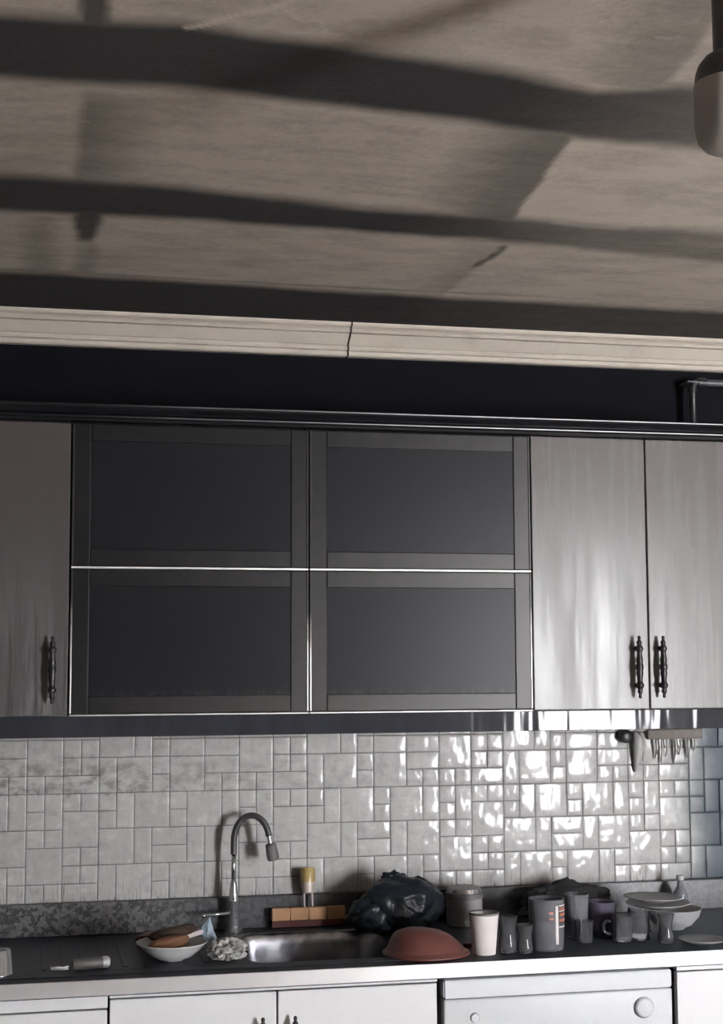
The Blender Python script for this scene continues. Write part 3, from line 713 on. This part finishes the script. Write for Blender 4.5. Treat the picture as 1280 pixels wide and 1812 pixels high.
single('red_cap', bm, 'red_rubber', 'small dark red cap between basin and paper cup', 'cap', (1.600, -.44, ZC+.0005), smooth=True, ang=40)
pc = thing('paper_cup', 'white paper cup standing near the front of the worktop', 'cup', (1.620, -.522, ZC+.0005))
bm = B(); lathe(bm, [(0, .004), (.0272, .004), (.0272, 0), (.0282, 0), (.0368, .098), (.0360, .098), (.0277, .006), (0, .006)], 44); obj('cup', bm, 'white_paper', pc, smooth=True, ang=40)
bm = B(); lathe(bm, [(.0362, .0965), (.0378, .0970), (.0378, .1015), (.0362, .1018), (.0356, .099)], 44); obj('rolled_rim', bm, 'grey_plastic', pc, smooth=True)
bm = B(); lathe(bm, [(0, .0855), (.0345, .0855), (.0345, .0865), (0, .0865)], 36); obj('drink', bm, 'black_plastic', pc)

def vessel(name, prof_out, th, mat, label, cat, loc, group=None, handle=None):
    """thin-walled open glass turned from an outside profile"""
    inn = [(max(r-th, .0001), z) for r, z in prof_out[1:]]
    inn[0] = (inn[0][0], prof_out[0][1]+.006)
    bm = B(); lathe(bm, [(0, prof_out[0][1])] + prof_out + list(reversed(inn)) + [(0, inn[0][1])], 36)
    if handle is None:
        o = single(name, bm, mat, label, cat, loc, group, smooth=True, ang=60); return o
    t = thing(name, label, cat, loc, handle[0], group); obj('cup', bm, mat, t, smooth=True, ang=60)
    r, z0, z1 = handle[1:]; bm = B()
    tube(bm, [(r-.001, 0, z1), (r+.012, 0, z1+.001), (r+.021, 0, (z0+z1)/2+.008), (r+.019, 0, (z0+z1)/2-.01), (r+.010, 0, z0), (r-.001, 0, z0-.001)], .0038, 10); obj('handle', bm, mat, t, smooth=True)
    return t
tulip = [(.0205, 0), (.0225, .003), (.0240, .012), (.0225, .026), (.0190, .042), (.0188, .054), (.0215, .070), (.0262, .088)]
z0 = ZC+.0005
vessel('tea_glass', tulip, .0018, 'clear_glass', 'tall waisted tea glass right beside the white paper cup', 'glass', (1.682, -.520, z0))
vessel('tea_glass', [(r*.9, z*.78) for r, z in tulip], .0018, 'clear_glass', 'short waisted tea glass beside the printed tumbler', 'glass', (1.722, -.535, z0))
tm = thing('tumbler', 'large straight glass tumbler with red and white print', 'glass', (1.792, -.500, z0))
bm = B(); th = .0022; po = [(.0415, 0), (.0435, .003), (.0445, .06), (.0450, .126)]
lathe(bm, [(0, 0)] + po + [(r-th, max(z, .007)) for r, z in reversed(po[1:])] + [(0, .007)], 44); obj('cup', bm, 'smoky_glass', tm, smooth=True, ang=60)
def band(z0, z1, a0, a1, r, m):
    bm = B(); k = 8; g = []
    for i in range(k+1):
        a = a0 + (a1-a0)*i/k
        g.append([(rr*math.cos(a), rr*math.sin(a), z) for rr, z in ((r, z0), (r+.0008, z0), (r+.0008, z1), (r, z1))])
    loft(bm, g); bm.faces.new([v for v in bm.verts[:4]]); return obj('print', bm, m, tm)
A0 = -PI*.5+.22
band(.018, .112, A0-.02, A0+.16, .0447, 'printed_white_and_glint')  # upright white bar: a painted highlight on the glass
for q in ((.100, .107), (.086, .094), (.072, .079)): band(q[0], q[1], A0+.26, A0+.85, .0450, 'printed_red')
for q in ((.097, .099), (.058, .061), (.110, .113)): band(q[0], q[1], A0+.22, A0+.9, .0450, 'printed_white_and_glint')
band(.092, .098, A0-.42, A0-.15, .0450, 'printed_red'); band(.078, .083, A0-.42, A0-.15, .0450, 'printed_red')
vessel('drinking_glass', [(.027, 0), (.029, .003), (.030, .05), (.0335, .112)], .0017, 'smoky_glass', 'tall plain glass behind and right of the printed tumbler', 'glass', (1.925, -.36, z0))
vessel('drinking_glass', [(.019, 0), (.021, .003), (.0215, .03), (.024, .055)], .0017, 'clear_glass', 'tiny clear glass in front of the tall plain glass', 'glass', (1.918, -.435, z0))
vessel('drinking_glass', [(.028, 0), (.033, .003), (.036, .04), (.038, .088)], .002, 'violet_glass', 'violet-tinted glass between tall plain glass and glass mugs', 'glass', (2.000, -.350, z0))
vessel('glass_mug', [(.023, 0), (.025, .003), (.027, .03), (.028, .066)], .002, 'clear_glass', 'small plain glass mug left of the dimpled mug', 'mug', (2.018, -.445, z0), None, (PI*.9, .027, .018, .05))
vessel('glass_mug', [(.026, 0), (.028, .003), (.0255, .02), (.029, .032), (.0265, .045), (.030, .060), (.029, .082)], .002, 'clear_glass', 'ridged glass mug with handle in front of the plate stack', 'mug', (2.072, -.430, z0), None, (-.25, .028, .022, .066))
vessel('tea_glass', [(r*.85, z*.84) for r, z in tulip], .0018, 'clear_glass', 'waisted tea glass standing right of the ridged mug', 'glass', (2.118, -.495, z0))
def plate(name, r, h, mat, label, cat, loc, rx=0., ry=0.):
    bm = B(); lathe(bm, [(0, .001), (r*.5, .0), (r*.56, .003), (r*.8, h*.5), (r*.985, h*.95), (r, h), (r*.98, h+.0015), (r*.78, h*.55+.002), (r*.52, .0055), (0, .005)], 48)
    o = single(name, bm, mat, label, cat, loc, smooth=True); o.rotation_euler = (rx, ry, 0); return o
bm = B(); lathe(bm, [(0, .0), (.030, .0), (.032, .004), (.050, .012), (.070, .034), (.077, .054), (.0785, .0555), (.075, .055), (.066, .036), (.047, .0165), (0, .009)], 48)
single('bowl', bm, 'sooty_porcelain', 'sooty white bowl at the bottom of the plate stack', 'bowl', (2.222, -.305, z0), smooth=True)
plate('plate', .088, .013, 'sooty_porcelain', 'lower sooty white plate on top of the bowl', 'plate', (2.180, -.305, z0+.058), 0, -.01)
plate('plate', .080, .012, 'sooty_porcelain', 'uppermost sooty white plate of the stack', 'plate', (2.168, -.300, z0+.0745), 0, .02)
plate('saucer', .062, .012, 'sooty_porcelain', 'sooty saucer lying flat at the far right front of the worktop', 'saucer', (2.205, -.525, z0))
sheetcrumple('charred_cloth', 'charred_cloth', 'charred black cloth heaped against the upstand behind the glasses', 'cloth', (1.99, -.105, z0), (.125, .062, .058), .32, 6.1, False)
bt = thing('bottle', 'small clear bottle against the tiles at the right end', 'bottle', (2.345, -.085, z0))
bm = B(); lathe(bm, [(0, 0), (.019, 0), (.022, .003), (.022, .055), (.017, .068), (.010, .076), (.009, .092), (.0105, .093), (.0105, .096), (0, .096)], 28); obj('body', bm, 'smoky_glass', bt, smooth=True, ang=50)
bm = B(); lathe(bm, [(0, .0955), (.0112, .0955), (.0112, .106), (.0100, .108), (0, .108)], 24); obj('cap', bm, 'melted_white_plastic', bt, smooth=True, ang=50)

cn = thing('steel_cup', 'shiny upturned steel cup standing on the sink drainer at far left', 'cup', (.438, -.508, Z))
bm = B(); lathe(bm, [(.0345, .0015), (.0352, 0), (.0368, 0), (.0372, .0015), (.0365, .003), (.0355, .004), (.0312, .054), (.029, .057), (0, .057), (0, .0555), (.0285, .0555), (.0300, .053)], 48); obj('body', bm, 'chrome', cn, smooth=True, ang=50)
bm = B(); lathe(bm, [(0, .0568), (.018, .0568), (.020, .0585), (.0185, .0590), (0, .0580)], 32); obj('foot', bm, 'chrome', cn, smooth=True, ang=50)

GROUPS = {'tea_glass': 'waisted tea glasses on the worktop', 'drinking_glass': 'plain drinking glasses on the worktop', 'glass_mug': 'glass mugs on the worktop',
          'plate': 'plates of the stack', 'glass_wall_cabinet': 'wall cabinets with dark glass doors', 'wall_cabinet': 'wall cabinets with plain doors', 'base_cabinet': 'white base cabinets'}
for o in C.objects:
    k = o.name.split('.')[0]
    if o.parent is None and k in GROUPS and 'label' in o: o['group'] = GROUPS[k]
